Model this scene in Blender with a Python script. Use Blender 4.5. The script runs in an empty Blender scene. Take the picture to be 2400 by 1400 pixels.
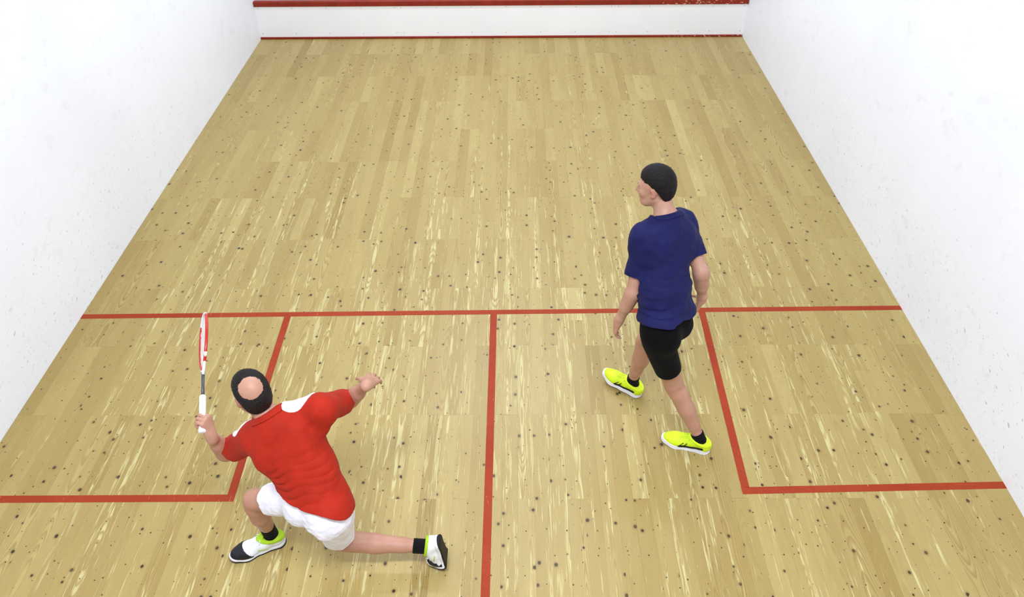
import bpy, bmesh, math, random
import numpy as np
from mathutils import Vector, Matrix

random.seed(7)
rng = np.random.default_rng(11)
SC = bpy.context.scene
COL = SC.collection

# ------------------------------------------------------------------ camera
cam_d = bpy.data.cameras.new('camera')
cam_d.sensor_width = 36.0
cam_d.lens = 1763.35 * 36.0 / 2400.0
cam_d.clip_start = 0.05
cam_d.clip_end = 60
CAM = bpy.data.objects.new('camera', cam_d)
CAM.location = (0.1975, -9.8403, 3.9238)
CAM.rotation_euler = (0.857562, 0.006972, 0.002689)
COL.objects.link(CAM)
SC.camera = CAM

# ------------------------------------------------------------------ world, lamps, exposure
W = bpy.data.worlds.new('hall_air')
SC.world = W
W.use_nodes = True
W.node_tree.nodes['Background'].inputs['Color'].default_value = (0.90, 0.95, 1.0, 1)
W.node_tree.nodes['Background'].inputs['Strength'].default_value = 0.14

def area(loc, sx, sy, power, col=(0.93, 0.985, 1.13)):
    d = bpy.data.lights.new('ceiling_lamp', 'AREA')
    d.shape = 'RECTANGLE'; d.size = sx; d.size_y = sy
    d.energy = power; d.color = col
    o = bpy.data.objects.new('ceiling_lamp', d)
    o.location = loc
    COL.objects.link(o)
    return o
for yy, pw in ((-1.4, 82), (-4.5, 46), (-9.3, 152)):     # three pairs of fluorescent fittings under the ceiling
    for xx in (-0.75, 0.75):
        area((xx, yy, 5.55), 1.5, 0.35, pw)

SC.view_settings.view_transform = 'Standard'
SC.view_settings.look = 'None'
SC.view_settings.exposure = 0.0
SC.view_settings.gamma = 1.0
SC.view_settings.use_curve_mapping = False
SC.render.film_transparent = False
try:
    SC.cycles.use_denoising = True
    SC.cycles.denoiser = 'OPENIMAGEDENOISE'
except Exception:
    pass

# ------------------------------------------------------------------ small helpers
def srgb(r, g, b):
    f = lambda c: (c / 12.92) if c <= 0.04045 else ((c + 0.055) / 1.055) ** 2.4
    return (f(r / 255), f(g / 255), f(b / 255), 1.0)

def tag(o, label=None, cat=None, group=None, kind=None):
    if label: o['label'] = label
    if cat: o['category'] = cat
    if group: o['group'] = group
    if kind: o['kind'] = kind
    return o

def link(name, me, m=None, parent=None):
    o = bpy.data.objects.new(name, me)
    COL.objects.link(o)
    if m is not None and not me.materials: me.materials.append(m)
    if parent is not None: o.parent = parent
    return o

def mesh_from(name, v, f):
    me = bpy.data.meshes.new(name)
    me.from_pydata([tuple(p) for p in v], [], [tuple(q) for q in f])
    me.update()
    return me

def box_vf(x0, x1, y0, y1, z0, z1):
    v = [(x0, y0, z0), (x1, y0, z0), (x1, y1, z0), (x0, y1, z0), (x0, y0, z1), (x1, y0, z1), (x1, y1, z1), (x0, y1, z1)]
    f = [(0, 3, 2, 1), (4, 5, 6, 7), (0, 1, 5, 4), (1, 2, 6, 5), (2, 3, 7, 6), (3, 0, 4, 7)]
    return v, f

class NT:
    """tiny shader-node writer"""
    def __init__(s, name, rough=0.5, spec=0.5):
        s.m = bpy.data.materials.new(name); s.m.use_nodes = True
        s.t = s.m.node_tree; s.b = s.t.nodes['Principled BSDF']
        s.b.inputs['Roughness'].default_value = rough
        s.b.inputs['Specular IOR Level'].default_value = spec
    def n(s, typ, ins=None, **kw):
        x = s.t.nodes.new(typ)
        for k, v in kw.items(): setattr(x, k, v)
        for k, v in (ins or {}).items(): s.put(x.inputs[k], v)
        return x
    def put(s, sock, v):
        if isinstance(v, bpy.types.NodeSocket): s.t.links.new(v, sock)
        else: sock.default_value = v
    def math(s, op, a, b=None, c=None, clamp=False):
        x = s.t.nodes.new('ShaderNodeMath'); x.operation = op; x.use_clamp = clamp
        for i, v in enumerate((a, b, c)):
            if v is not None: s.put(x.inputs[i], v)
        return x.outputs[0]
    def vmath(s, op, a, b=None):
        x = s.t.nodes.new('ShaderNodeVectorMath'); x.operation = op
        s.put(x.inputs[0], a)
        if b is not None: s.put(x.inputs[1], b)
        return x.outputs[0]
    def comb(s, x=0.0, y=0.0, z=0.0):
        c = s.t.nodes.new('ShaderNodeCombineXYZ')
        for i, v in enumerate((x, y, z)): s.put(c.inputs[i], v)
        return c.outputs[0]
    def sep(s, v):
        c = s.t.nodes.new('ShaderNodeSeparateXYZ'); s.put(c.inputs[0], v)
        return c.outputs
    def ramp(s, v, lo, hi, a=0.0, b=1.0):
        x = s.t.nodes.new('ShaderNodeMapRange'); x.interpolation_type = 'SMOOTHSTEP'
        s.put(x.inputs['Value'], v)
        for k, q in (('From Min', lo), ('From Max', hi), ('To Min', a), ('To Max', b)): s.put(x.inputs[k], q)
        return x.outputs['Result']
    def mix(s, f, a, b):
        x = s.t.nodes.new('ShaderNodeMix'); x.data_type = 'RGBA'
        s.put(x.inputs['Factor'], f)
        s.put(x.inputs[6], a); s.put(x.inputs[7], b)
        return x.outputs[2]
    def noise(s, vec, scale, detail=2.0, rough=0.5, dim='3D'):
        x = s.n('ShaderNodeTexNoise', noise_dimensions=dim)
        s.put(x.inputs['Vector'], vec); s.put(x.inputs['Scale'], scale)
        x.inputs['Detail'].default_value = detail; x.inputs['Roughness'].default_value = rough
        return x.outputs['Fac']
    def voro(s, vec, scale, rnd=1.0, dim='2D'):
        x = s.n('ShaderNodeTexVoronoi', voronoi_dimensions=dim)
        s.put(x.inputs['Vector'], vec); s.put(x.inputs['Scale'], scale); x.inputs['Randomness'].default_value = rnd
        return x.outputs['Distance'], x.outputs['Color']
    def bump(s, h, strength=0.3, dist=0.002):
        x = s.n('ShaderNodeBump'); x.inputs['Strength'].default_value = strength; x.inputs['Distance'].default_value = dist
        s.put(x.inputs['Height'], h); s.put(s.b.inputs['Normal'], x.outputs[0])
    def base(s, v): s.put(s.b.inputs['Base Color'], v)
    def attr(s, name):
        return s.n('ShaderNodeAttribute', attribute_name=name)
    def pos(s): return s.n('ShaderNodeNewGeometry').outputs['Position']

# ------------------------------------------------------------------ materials of the court
def wood_material():
    k = NT('varnished_pine', 0.38, 0.35)
    a = k.attr('plank_data').outputs['Color']         # tone, seed, figure, worn
    tone, seed, fig = k.sep(a)
    worn = k.attr('plank_data').outputs['Alpha']
    u, y, dep = k.sep(k.attr('plank_loc').outputs['Vector'])   # across, along, pith offset
    s17 = k.math('MULTIPLY', seed, 53.0)
    # annual rings of a flat-sawn board: distance from a wandering pith
    hn = k.noise(k.comb(k.math('MULTIPLY', u, 1.5), k.math('MULTIPLY', y, 0.95), s17), 1.0, 2.0, 0.45)
    h = k.math('MULTIPLY_ADD', k.math('SUBTRACT', hn, 0.5), 0.13, dep)
    r = k.math('SQRT', k.math('ADD', k.math('POWER', u, 2.0), k.math('POWER', h, 2.0)))
    wob = k.noise(k.comb(k.math('MULTIPLY', u, 60.0), k.math('MULTIPLY', y, 7.0), s17), 1.0, 2.0, 0.6)
    r = k.math('MULTIPLY_ADD', wob, 0.0022, r)
    ringf = k.math('FRACT', k.math('MULTIPLY', r, 150.0))
    ring = k.math('MULTIPLY', k.ramp(ringf, 0.25, 0.82), k.ramp(ringf, 1.0, 0.90))
    fine = k.noise(k.comb(k.math('MULTIPLY', u, 420.0), k.math('MULTIPLY', y, 5.0), s17), 1.0, 2.0, 0.6)
    blotch = k.noise(k.comb(k.math('MULTIPLY', u, 9.0), k.math('MULTIPLY', y, 1.6), s17), 1.0, 3.0, 0.55)
    c = k.mix(tone, srgb(186, 160, 104), srgb(222, 201, 148))
    c = k.mix(k.math('MULTIPLY', k.ramp(blotch, 0.42, 0.75), 0.30), c, srgb(176, 146, 92))
    c = k.mix(k.math('MULTIPLY', k.ramp(fine, 0.45, 0.75), 0.16), c, srgb(166, 136, 82))
    c = k.mix(k.math('MULTIPLY', ring, k.math('MULTIPLY_ADD', fig, 0.46, 0.08)), c, srgb(160, 124, 68))
    # varnish worn to pale bare wood in streaks along the grain, mostly in the middle of the court
    st = k.noise(k.comb(k.math('MULTIPLY', u, 62.0), k.math('MULTIPLY', y, 3.4), s17), 1.0, 3.0, 0.62)
    px, py, pz = k.sep(k.pos())
    play = k.math('MULTIPLY', k.ramp(py, -2.0, -5.6), k.ramp(k.math('ABSOLUTE', px), 3.25, 1.9))
    play = k.math('MULTIPLY_ADD', play, 0.15, -0.07)
    lvl = k.math('ADD', st, k.math('ADD', play, k.math('MULTIPLY', k.math('SUBTRACT', worn, 0.5), 0.20)))
    heart = k.math('SUBTRACT', k.math('MULTIPLY', k.ramp(k.math('ABSOLUTE', u), 0.034, 0.004), 0.11), 0.075)
    lvl = k.math('ADD', lvl, heart)
    ws = k.ramp(lvl, 0.61, 0.71)
    patch = k.math('MULTIPLY', ws, k.math('SUBTRACT', 1.0, k.math('MULTIPLY', ring, 0.78)))
    c = k.mix(k.math('MULTIPLY', patch, 0.78), c, srgb(245, 235, 194))
    sc = k.noise(k.comb(k.math('MULTIPLY', px, 90.0), k.math('MULTIPLY', py, 30.0), 1.7), 1.0, 2.0, 0.7)
    scf = k.math('MULTIPLY', k.ramp(sc, 0.70, 0.78), k.ramp(py, -2.0, -5.0))
    c = k.mix(k.math('MULTIPLY', scf, 0.6), c, srgb(244, 234, 196))
    # knots
    kv = k.comb(k.math('MULTIPLY_ADD', seed, 41.3, u), k.math('MULTIPLY_ADD', seed, 17.9, k.math('MULTIPLY', y, 0.86)), 0.0)
    for cell, rmax, pw, rim in ((0.124, 0.0120, 1.4, True), (0.072, 0.0050, 1.2, False)):
        d, col = k.voro(k.vmath('ADD', kv, k.comb(cell * 3.1, cell * 7.7, 0.0)), 1.0 / cell)
        rc = k.sep(col)
        rad = k.math('MULTIPLY', k.math('POWER', rc[0], pw), rmax / cell)
        rad = k.math('MULTIPLY', rad, k.ramp(rc[1], 0.22, 0.30))
        d = k.math('MULTIPLY_ADD', k.math('SUBTRACT', wob, 0.5), 0.035, d)
        if rim:
            halo = k.ramp(k.math('DIVIDE', d, k.math('ADD', rad, 1e-4)), 2.6, 1.0)
            c = k.mix(k.math('MULTIPLY', halo, 0.35), c, srgb(158, 128, 80))
        f = k.ramp(k.math('DIVIDE', d, k.math('ADD', rad, 1e-4)), 1.25, 0.62)
        f = k.math('MULTIPLY', f, k.math('MULTIPLY_ADD', rc[2], 0.22, 0.78))
        c = k.mix(f, c, srgb(58, 40, 30))
    c = k.vmath('MULTIPLY', c, (0.635, 0.625, 0.455))
    k.base(c)
    k.put(k.b.inputs['Roughness'], k.math('MULTIPLY_ADD', ws, 0.2, 0.36))
    return k.m

def plaster_material(name, marks=True):
    k = NT(name, 0.55, 0.3)
    p = k.pos()
    x, y, z = k.sep(p)
    big = k.noise(p, 0.7, 3.0, 0.55)
    c = k.mix(k.ramp(big, 0.35, 0.7), srgb(241, 243, 246), srgb(236, 238, 241))
    sm = k.noise(k.comb(x, k.math('MULTIPLY', y, 2.0), k.math('MULTIPLY', z, 3.0)), 3.0, 4.0, 0.6)
    c = k.mix(k.math('MULTIPLY', k.ramp(sm, 0.56, 0.74), 0.25), c, srgb(214, 214, 212))
    if marks:
        # grey ball marks: short strokes slanting along the wall, thickest low down in the middle of the court
        for cell, ang, seed, ln, thr in ((0.050, 0.30, 3.3, 2.3, 0.52), (0.080, 0.62, 9.1, 2.6, 0.56), (0.036, 0.05, 5.7, 2.0, 0.56), (0.045, 0.85, 1.3, 2.2, 0.58)):
            ca, sa = math.cos(ang), math.sin(ang)
            t = k.math('ADD', k.math('MULTIPLY', y, ca), k.math('MULTIPLY', z, sa))
            n = k.math('SUBTRACT', k.math('MULTIPLY', z, ca), k.math('MULTIPLY', y, sa))
            d, col = k.voro(k.comb(k.math('MULTIPLY_ADD', t, 1.0 / ln, seed), k.math('ADD', n, seed), 0.0), 1.0 / cell)
            rc = k.sep(col)
            dens = k.noise(k.comb(seed, y, z), 2.2, 3.0, 0.7)
            low = k.math('MULTIPLY', k.ramp(z, 1.7, 0.35), k.math('MULTIPLY', k.ramp(y, -1.2, -3.4), k.ramp(y, -9.0, -6.5)))
            gate = k.ramp(k.math('ADD', k.math('MULTIPLY', k.math('ADD', low, -0.55), 0.5), k.math('MULTIPLY', dens, 0.9)), thr - 0.12, thr + 0.25)
            gate = k.math('MULTIPLY', gate, k.ramp(rc[1], 0.45, 0.75))
            rad = k.math('MULTIPLY', k.math('MULTIPLY_ADD', rc[0], 0.09, 0.055), 1.0)
            f = k.math('MULTIPLY', k.ramp(d, rad, k.math('MULTIPLY', rad, 0.4)), gate)
            c = k.mix(k.math('MULTIPLY', f, k.math('MULTIPLY_ADD', k.math('POWER', rc[2], 2.0), 0.55, 0.10)), c, srgb(78, 76, 80))
    k.base(c)
    k.bump(k.noise(p, 26.0, 3.0, 0.6), 0.12, 0.004)
    return k.m

def line_paint():
    k = NT('red_line_paint', 0.6, 0.2)
    p = k.pos()
    x, y, z = k.sep(p)
    n = k.noise(p, 3.0, 3.0, 0.6)
    c = k.mix(k.ramp(n, 0.3, 0.7), srgb(150, 50, 20), srgb(157, 60, 28))
    s = k.noise(k.comb(k.math('MULTIPLY', x, 130.0), k.math('MULTIPLY', y, 9.0), 0.0), 1.0, 2.0, 0.65)
    c = k.mix(k.math('MULTIPLY', k.ramp(s, 0.70, 0.76), 0.75), c, srgb(232, 190, 160))
    s2 = k.noise(k.comb(k.math('MULTIPLY', x, 40.0), k.math('MULTIPLY', y, 60.0), 4.0), 1.0, 3.0, 0.7)
    c = k.mix(k.math('MULTIPLY', k.ramp(s2, 0.40, 0.60), 0.25), c, srgb(128, 48, 30))
    k.base(c)
    return k.m

def painted(name, rgb, rough=0.5, spec=0.4, var=0.06, scale=8.0, chips=None):
    k = NT(name, rough, spec)
    p = k.pos()
    n = k.noise(p, scale, 3.0, 0.6)
    lo = tuple(max(0, c * (1 - var)) for c in rgb); hi = tuple(min(255, c * (1 + var)) for c in rgb)
    c = k.mix(k.ramp(n, 0.3, 0.7), srgb(*lo), srgb(*hi))
    if chips:
        x, y, z = k.sep(p)
        m = k.noise(k.comb(k.math('MULTIPLY', x, 22.0), k.math('MULTIPLY', y, 60.0), k.math('MULTIPLY', z, 60.0)), 1.0, 3.0, 0.6)
        g = k.math('MULTIPLY', k.ramp(m, 0.60, 0.64), k.ramp(x, 1.9, 2.3))
        c = k.mix(g, c, srgb(*chips))
    k.base(c)
    return k.m

M_WOOD = wood_material()
M_WALL = plaster_material('white_court_plaster')
M_CEIL = painted('white_ceiling_paint', (232, 233, 232), 0.8, 0.2, 0.01)
M_LINE = line_paint()
M_TIN = painted('white_tin_paint', (249, 250, 251), 0.4, 0.4, 0.008, 2.0)
M_RAIL = painted('red_rail_paint', (138, 43, 27), 0.55, 0.25, 0.07, 9.0, (228, 196, 160))
M_SUB = painted('dark_floor_gap', (150, 122, 80), 0.9, 0.1)
M_SCREW = painted('grey_screw_steel', (150, 150, 150), 0.4, 0.5)

# ------------------------------------------------------------------ the room
v, f = box_vf(-3.2, 3.2, -9.75, 0.06, -0.12, -0.019)
FLOOR = tag(link('floor', mesh_from('floor', v, f), M_SUB), kind='structure')
def wall(name, x0, x1, y0, y1, z0, z1, m=None):
    v, f = box_vf(x0, x1, y0, y1, z0, z1)
    return tag(link(name, mesh_from(name, v, f), m or M_WALL), kind='structure')
wall('wall_left', -3.35, -3.2, -12.6, 0.21, -0.12, 5.7)
wall('wall_right', 3.2, 3.35, -12.6, 0.21, -0.12, 5.7)
wall('wall_front', -3.2, 3.2, 0.06, 0.21, -0.12, 5.7)
wall('wall_back', -3.2, 3.2, -9.83, -9.75, -0.12, 2.3)
wall('ceiling', -3.35, 3.35, -12.6, 0.21, 5.7, 5.8, M_CEIL)

# ------------------------------------------------------------------ pine planks
PW = 0.1; ROW = 0.666; Y0 = -0.155
planks = []
for i in range(64):
    x0 = -3.2 + PW * i
    ends = [0.0]
    gap = 0
    for r in range(1, 15):
        yy = Y0 + ROW * r + (random.uniform(-0.012, 0.012) if random.random() < 0.25 else 0)
        gap += 1
        if yy >= 9.70: break
        if yy < 0.3: continue
        if random.random() < 0.56 or gap >= 3:
            ends.append(yy + random.uniform(-0.002, 0.002)); gap = 0
        elif random.random() < 0.06:
            ends.append(yy - 0.5 * ROW + random.uniform(-0.1, 0.1)); gap = 0
    ends.append(9.75)
    for a, b in zip(ends[:-1], ends[1:]):
        planks.append((x0, x0 + PW, a, b))
def seen_area(p):
    xm, ym = (p[0] + p[1]) / 2, (p[2] + p[3]) / 2
    d2 = (xm - 0.2) ** 2 + (ym - 9.84) ** 2 + 3.92 ** 2
    yb = min(p[3], 7.95)
    vis = max(0.0, yb - p[2])
    if abs(xm) > 2.2 + (7.9 - min(ym, 7.9)) * 0.75: vis *= 0.3
    return vis * PW * 3.92 / d2 ** 1.5
planks.sort(key=seen_area, reverse=True)

def plank_geo(p, data):
    x0, x1, a, b = p
    g, gy = 0.00008, random.choice((0.00002, 0.00002, 0.00002, 0.0001, 0.0004))
    ch, top = random.choice((0.0002, 0.0002, 0.0004)), random.uniform(-0.0001, 0.0)
    ce = ch if gy > 0.00005 else 0.00004
    x0 += g; x1 -= g; y1, y0 = -(a + gy), -(b - gy)
    z0 = -0.019
    v = [(x0, y0, z0), (x1, y0, z0), (x1, y1, z0), (x0, y1, z0),
         (x0, y0, top - ch), (x1, y0, top - ch), (x1, y1, top - ch), (x0, y1, top - ch),
         (x0 + ch * .6, y0 + ce, top), (x1 - ch * .6, y0 + ce, top), (x1 - ch * .6, y1 - ce, top), (x0 + ch * .6, y1 - ce, top)]
    f = [(0, 1, 5, 4), (1, 2, 6, 5), (2, 3, 7, 6), (3, 0, 4, 7), (4, 5, 9, 8), (5, 6, 10, 9), (6, 7, 11, 10), (7, 4, 8, 11), (8, 9, 10, 11)]
    xc = (x0 + x1) / 2 + data[4]
    loc = [(q[0] - xc, q[1] + data[1] * 31.0, data[5]) for q in v]
    return v, f, loc
def plank_data():
    tone = min(1, max(0, random.gauss(0.54, 0.13)))
    if random.random() < 0.10: tone = max(0, tone - 0.25)
    fig = min(1, max(0, random.gauss(0.35, 0.33)))
    return (tone, random.random(), fig, random.random(), random.uniform(-0.05, 0.05), random.choice((0.0, 0.01, 0.03, 0.05, 0.08)))
def put_attrs(me, cols, locs):
    a = me.attributes.new('plank_data', 'FLOAT_COLOR', 'POINT')
    a.data.foreach_set('color', np.array(cols, np.float32).ravel())
    b = me.attributes.new('plank_loc', 'FLOAT_VECTOR', 'POINT')
    b.data.foreach_set('vector', np.array(locs, np.float32).ravel())
rest_v, rest_f, rest_c, rest_l = [], [], [], []
for i, p in enumerate(planks):
    dt = plank_data()
    v, f, loc = plank_geo(p, dt)
    if i < 300:
        me = mesh_from('plank', v, f)
        put_attrs(me, [dt[:4]] * len(v), loc)
        link('plank', me, M_WOOD, FLOOR)
    else:
        o = len(rest_v)
        rest_v += v; rest_f += [tuple(q + o for q in t) for t in f]; rest_c += [dt[:4]] * len(v); rest_l += loc
me = mesh_from('plank_rows', rest_v, rest_f)
put_attrs(me, rest_c, rest_l)
tag(link('plank_rows', me, M_WOOD, FLOOR), kind='stuff')

# ------------------------------------------------------------------ red court lines, painted on the planks
def line(name, p, q, w=0.05, label=None, ext=0.0):
    a = Vector((p[0], -p[1], 0)); b = Vector((q[0], -q[1], 0))
    d = (b - a).normalized(); n = Vector((-d.y, d.x, 0)) * w / 2
    a = a - d * ext; b = b + d * ext
    z0, z1 = -0.0006, 0.0007
    v = []
    N = max(2, int((b - a).length / 0.05))
    for i in range(N + 1):
        c = a.lerp(b, i / N)
        j1, j2 = random.uniform(-.0012, .0012), random.uniform(-.0012, .0012)
        for s, j in ((-1, j1), (1, j2)):
            e = c + n * (s + s * abs(j) * 20)
            v += [(e.x, e.y, z0), (e.x, e.y, z1)]
    f = []
    for i in range(N):
        o = 4 * i
        f += [(o + 1, o + 5, o + 7, o + 3), (o, o + 4, o + 5, o + 1), (o + 3, o + 7, o + 6, o + 2)]
    f += [(0, 1, 3, 2), (4 * N, 4 * N + 2, 4 * N + 3, 4 * N + 1)]
    o = link(name, mesh_from(name, v, f), M_LINE, FLOOR)
    if label: o['label'] = label
    return o
line('short_line', (-3.2, 5.503), (3.2, 5.432), label='red line right across the court')
line('half_court_line', (0.016, 5.492), (0.02, 9.75), label='red line down the middle of the back court')
line('service_box_side_line', (-1.588, 5.512), (-1.560, 7.138), label='red inner side line of the left service box')
line('service_box_side_line', (1.638, 5.474), (1.600, 7.092), label='red inner side line of the right service box')
line('service_box_back_line', (-3.2, 7.170), (-1.535, 7.163), label='red back line of the left service box')
line('service_box_back_line', (1.574, 7.117), (3.2, 7.079), label='red back line of the right service box')

# ------------------------------------------------------------------ tin along the foot of the front wall
TIN = bpy.data.objects.new('tin_board', None); COL.objects.link(TIN)
TIN.location = (0, 0.03, 0)
tag(TIN, 'long white board with red rails along the foot of the front wall', 'tin board')
def tin_part(name, x0, x1, y0, y1, z0, z1, m, bev=0.002):
    bm = bmesh.new()
    v, f = box_vf(x0, x1, y0 - 0.03, y1 - 0.03, z0, z1)
    vs = [bm.verts.new(q) for q in v]
    for q in f: bm.faces.new([vs[i] for i in q])
    bmesh.ops.bevel(bm, geom=list(bm.edges), offset=bev, segments=2, affect='EDGES', profile=0.5)
    me = bpy.data.meshes.new(name); bm.to_mesh(me); bm.free()
    return link(name, me, m, TIN)
XL, XR = -3.1998, 3.1998
seams = [XL, -1.335, 1.478, XR]
for a, b in zip(seams[:-1], seams[1:]):
    tin_part('board_panel', a + 0.0001, b - 0.0001, 0.0, 0.058, 0.028, 0.426, M_TIN, 0.0004)
tin_part('top_rail', XL, XR, -0.012, 0.058, 0.427, 0.49, M_RAIL, 0.006)
tin_part('bottom_rail', XL, XR, -0.014, 0.058, 0.001, 0.028, M_RAIL, 0.006)
bm = bmesh.new()
bmesh.ops.create_cone(bm, cap_ends=True, segments=8, radius1=0.0055, radius2=0.004, depth=0.003)
scr = bpy.data.meshes.new('screw'); bm.to_mesh(scr); bm.free(); scr.materials.append(M_SCREW)
for a, b, n in ((XL, -1.335, 5), (-1.335, 1.478, 7), (1.478, XR, 5)):
    for i in range(n):
        x = a + 0.045 + (b - a - 0.09) * i / (n - 1)
        for z in (0.075, 0.405):
            o = bpy.data.objects.new('screw', scr); COL.objects.link(o); o.parent = TIN
            o.location = (x + random.uniform(-.006, .006), -0.0312, z + random.uniform(-.004, .004)); o.rotation_euler = (math.pi / 2, 0, 0)

# ================================================================== signed-distance modelling of soft bodies
def V3(*a): return np.array(a, float)
def unit(v): v = np.asarray(v, float); return v / np.linalg.norm(v)
def C(p): return np.array((p[0], -p[1], p[2]), float)      # court coordinates (y grows away from the front wall) to Blender

class Field:
    def __init__(s, lo, hi, h):
        s.lo = np.asarray(lo, float); s.h = h
        s.n = np.ceil((np.asarray(hi, float) - s.lo) / h).astype(int) + 1
        s.g = np.full(s.n, 1.0, np.float32)
    def region(s, lo, hi):
        a = np.maximum(0, np.floor((lo - s.lo) / s.h).astype(int)); b = np.minimum(s.n, np.ceil((hi - s.lo) / s.h).astype(int) + 1)
        if np.any(b <= a): return None
        sl = tuple(slice(int(i), int(j)) for i, j in zip(a, b))
        ax = [(s.lo[i] + s.h * np.arange(a[i], b[i])).astype(np.float32) for i in range(3)]
        return sl, np.meshgrid(*ax, indexing='ij', sparse=True)
    def blend(s, fn, lo, hi, k, mode='add'):
        m = max(k, 0.0) + 3 * s.h
        q = s.region(np.asarray(lo) - m, np.asarray(hi) + m)
        if q is None: return
        sl, (X, Y, Z) = q
        d = fn(X, Y, Z).astype(np.float32)
        o = s.g[sl]
        if mode == 'add':
            if k > 0:
                h = np.maximum(k - np.abs(o - d), 0) / k
                s.g[sl] = np.minimum(o, d) - h * h * k * 0.25
            else: s.g[sl] = np.minimum(o, d)
        else:
            d = -d
            if k > 0:
                h = np.maximum(k - np.abs(o - d), 0) / k
                s.g[sl] = np.maximum(o, d) + h * h * k * 0.25
            else: s.g[sl] = np.maximum(o, d)
    def add(s, prims, k=0.02, grow=0.0):
        for p in prims:
            fn, lo, hi, kk = p
            g = grow
            s.blend((lambda X, Y, Z: fn(X, Y, Z) - g) if g else fn, lo - g, hi + g, k if kk is None else kk)
    def cut(s, prims, k=0.0):
        for fn, lo, hi, kk in prims: s.blend(fn, lo, hi, k, 'cut')
    def apply(s, fn, band=0.05):
        X, Y, Z = np.nonzero(np.abs(s.g) < band)
        p = np.stack([X, Y, Z], 1) * s.h + s.lo
        s.g[X, Y, Z] = fn(p[:, 0], p[:, 1], p[:, 2], s.g[X, Y, Z])
    def sample(s, p):
        i = np.clip(np.round((np.asarray(p) - s.lo) / s.h).astype(int), 0, s.n - 1)
        return s.g[tuple(i.T)] if i.ndim == 2 else s.g[tuple(i)]
    def mesh(s):
        g = s.g; ins = g < 0
        nx, ny, nz = g.shape
        c = ins[:-1, :-1, :-1].astype(np.uint8)
        for dx, dy, dz in ((1, 0, 0), (0, 1, 0), (0, 0, 1), (1, 1, 0), (1, 0, 1), (0, 1, 1), (1, 1, 1)):
            c = c + ins[dx:nx - 1 + dx, dy:ny - 1 + dy, dz:nz - 1 + dz]
        I, J, K = np.nonzero((c > 0) & (c < 8))
        flat = (I * (ny - 1) + J) * (nz - 1) + K
        corners = [(a, b, d) for a in (0, 1) for b in (0, 1) for d in (0, 1)]
        val = {cc: g[I + cc[0], J + cc[1], K + cc[2]] for cc in corners}
        P = np.zeros((len(I), 3)); cnt = np.zeros(len(I))
        for cc in corners:
            for ax in range(3):
                if cc[ax] == 0:
                    c2 = list(cc); c2[ax] = 1; c2 = tuple(c2)
                    a, b = val[cc], val[c2]
                    m = (a < 0) != (b < 0)
                    t = np.where(m, a / np.where(m, a - b, 1), 0)
                    for q in range(3):
                        P[:, q] += np.where(m, cc[q] + (t if q == ax else 0), 0)
                    cnt += m
        P = P / cnt[:, None]
        verts = (P + np.stack([I, J, K], 1)) * s.h + s.lo
        quads = []
        for ax in range(3):
            sl0 = [slice(1, -1)] * 3; sl1 = [slice(1, -1)] * 3
            sl0[ax] = slice(0, -1); sl1[ax] = slice(1, None)
            a, b = ins[tuple(sl0)], ins[tuple(sl1)]
            e = np.nonzero(a != b)
            E = [e[i] + (0 if i == ax else 1) for i in range(3)]
            u, v = [(1, 2), (2, 0), (0, 1)][ax]
            def cid(du, dv):
                q = [x.copy() for x in E]; q[u] = q[u] - du; q[v] = q[v] - dv
                return np.searchsorted(flat, (q[0] * (ny - 1) + q[1]) * (nz - 1) + q[2])
            Q = np.stack([cid(1, 1), cid(0, 1), cid(0, 0), cid(1, 0)], 1)
            fl = ~a[e]
            Q[fl] = Q[fl][:, ::-1]
            quads.append(Q)
        return verts, np.concatenate(quads)

def rc(a, b, ra, rb, k=None):
    """round cone from a to b"""
    a = np.asarray(a, float); b = np.asarray(b, float)
    ba = b - a; L = max(np.linalg.norm(ba), 1e-6); u = ba / L
    sn = np.clip((ra - rb) / L, -0.99, 0.99); cs = math.sqrt(1 - sn * sn)
    def fn(X, Y, Z):
        x, y, z = X - a[0], Y - a[1], Z - a[2]
        t = x * u[0] + y * u[1] + z * u[2]
        r = np.sqrt(np.maximum(x * x + y * y + z * z - t * t, 0))
        tt = np.clip(t + r * sn / cs, 0, L)
        return np.sqrt((t - tt) ** 2 + r * r) - (ra + (rb - ra) * tt / L)
    m = max(ra, rb)
    return fn, np.minimum(a, b) - m, np.maximum(a, b) + m, k

def el(c, r, R=None, k=None):
    """ellipsoid with axes R (rows)"""
    c = np.asarray(c, float); r = np.asarray(r, float)
    R = np.eye(3) if R is None else np.asarray(R, float)
    def fn(X, Y, Z):
        x, y, z = X - c[0], Y - c[1], Z - c[2]
        q = [(x * R[i, 0] + y * R[i, 1] + z * R[i, 2]) for i in range(3)]
        k0 = np.sqrt(sum((q[i] / r[i]) ** 2 for i in range(3)))
        k1 = np.sqrt(sum((q[i] / r[i] ** 2) ** 2 for i in range(3)))
        return k0 * (k0 - 1) / np.maximum(k1, 1e-6)
    e = np.sqrt(((R * r[:, None]) ** 2).sum(0))
    return fn, c - e, c + e, k

def capped(prim, planes):
    """a shape cut off by planes (point, outward normal)"""
    fn, lo, hi, k = prim
    def f2(X, Y, Z):
        d = fn(X, Y, Z)
        for p, n in planes:
            d = np.maximum(d, (X - p[0]) * n[0] + (Y - p[1]) * n[1] + (Z - p[2]) * n[2])
        return d
    return f2, lo, hi, k

def bounds(prims, pad):
    return np.min([p[1] for p in prims], 0) - pad, np.max([p[2] for p in prims], 0) + pad

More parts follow.
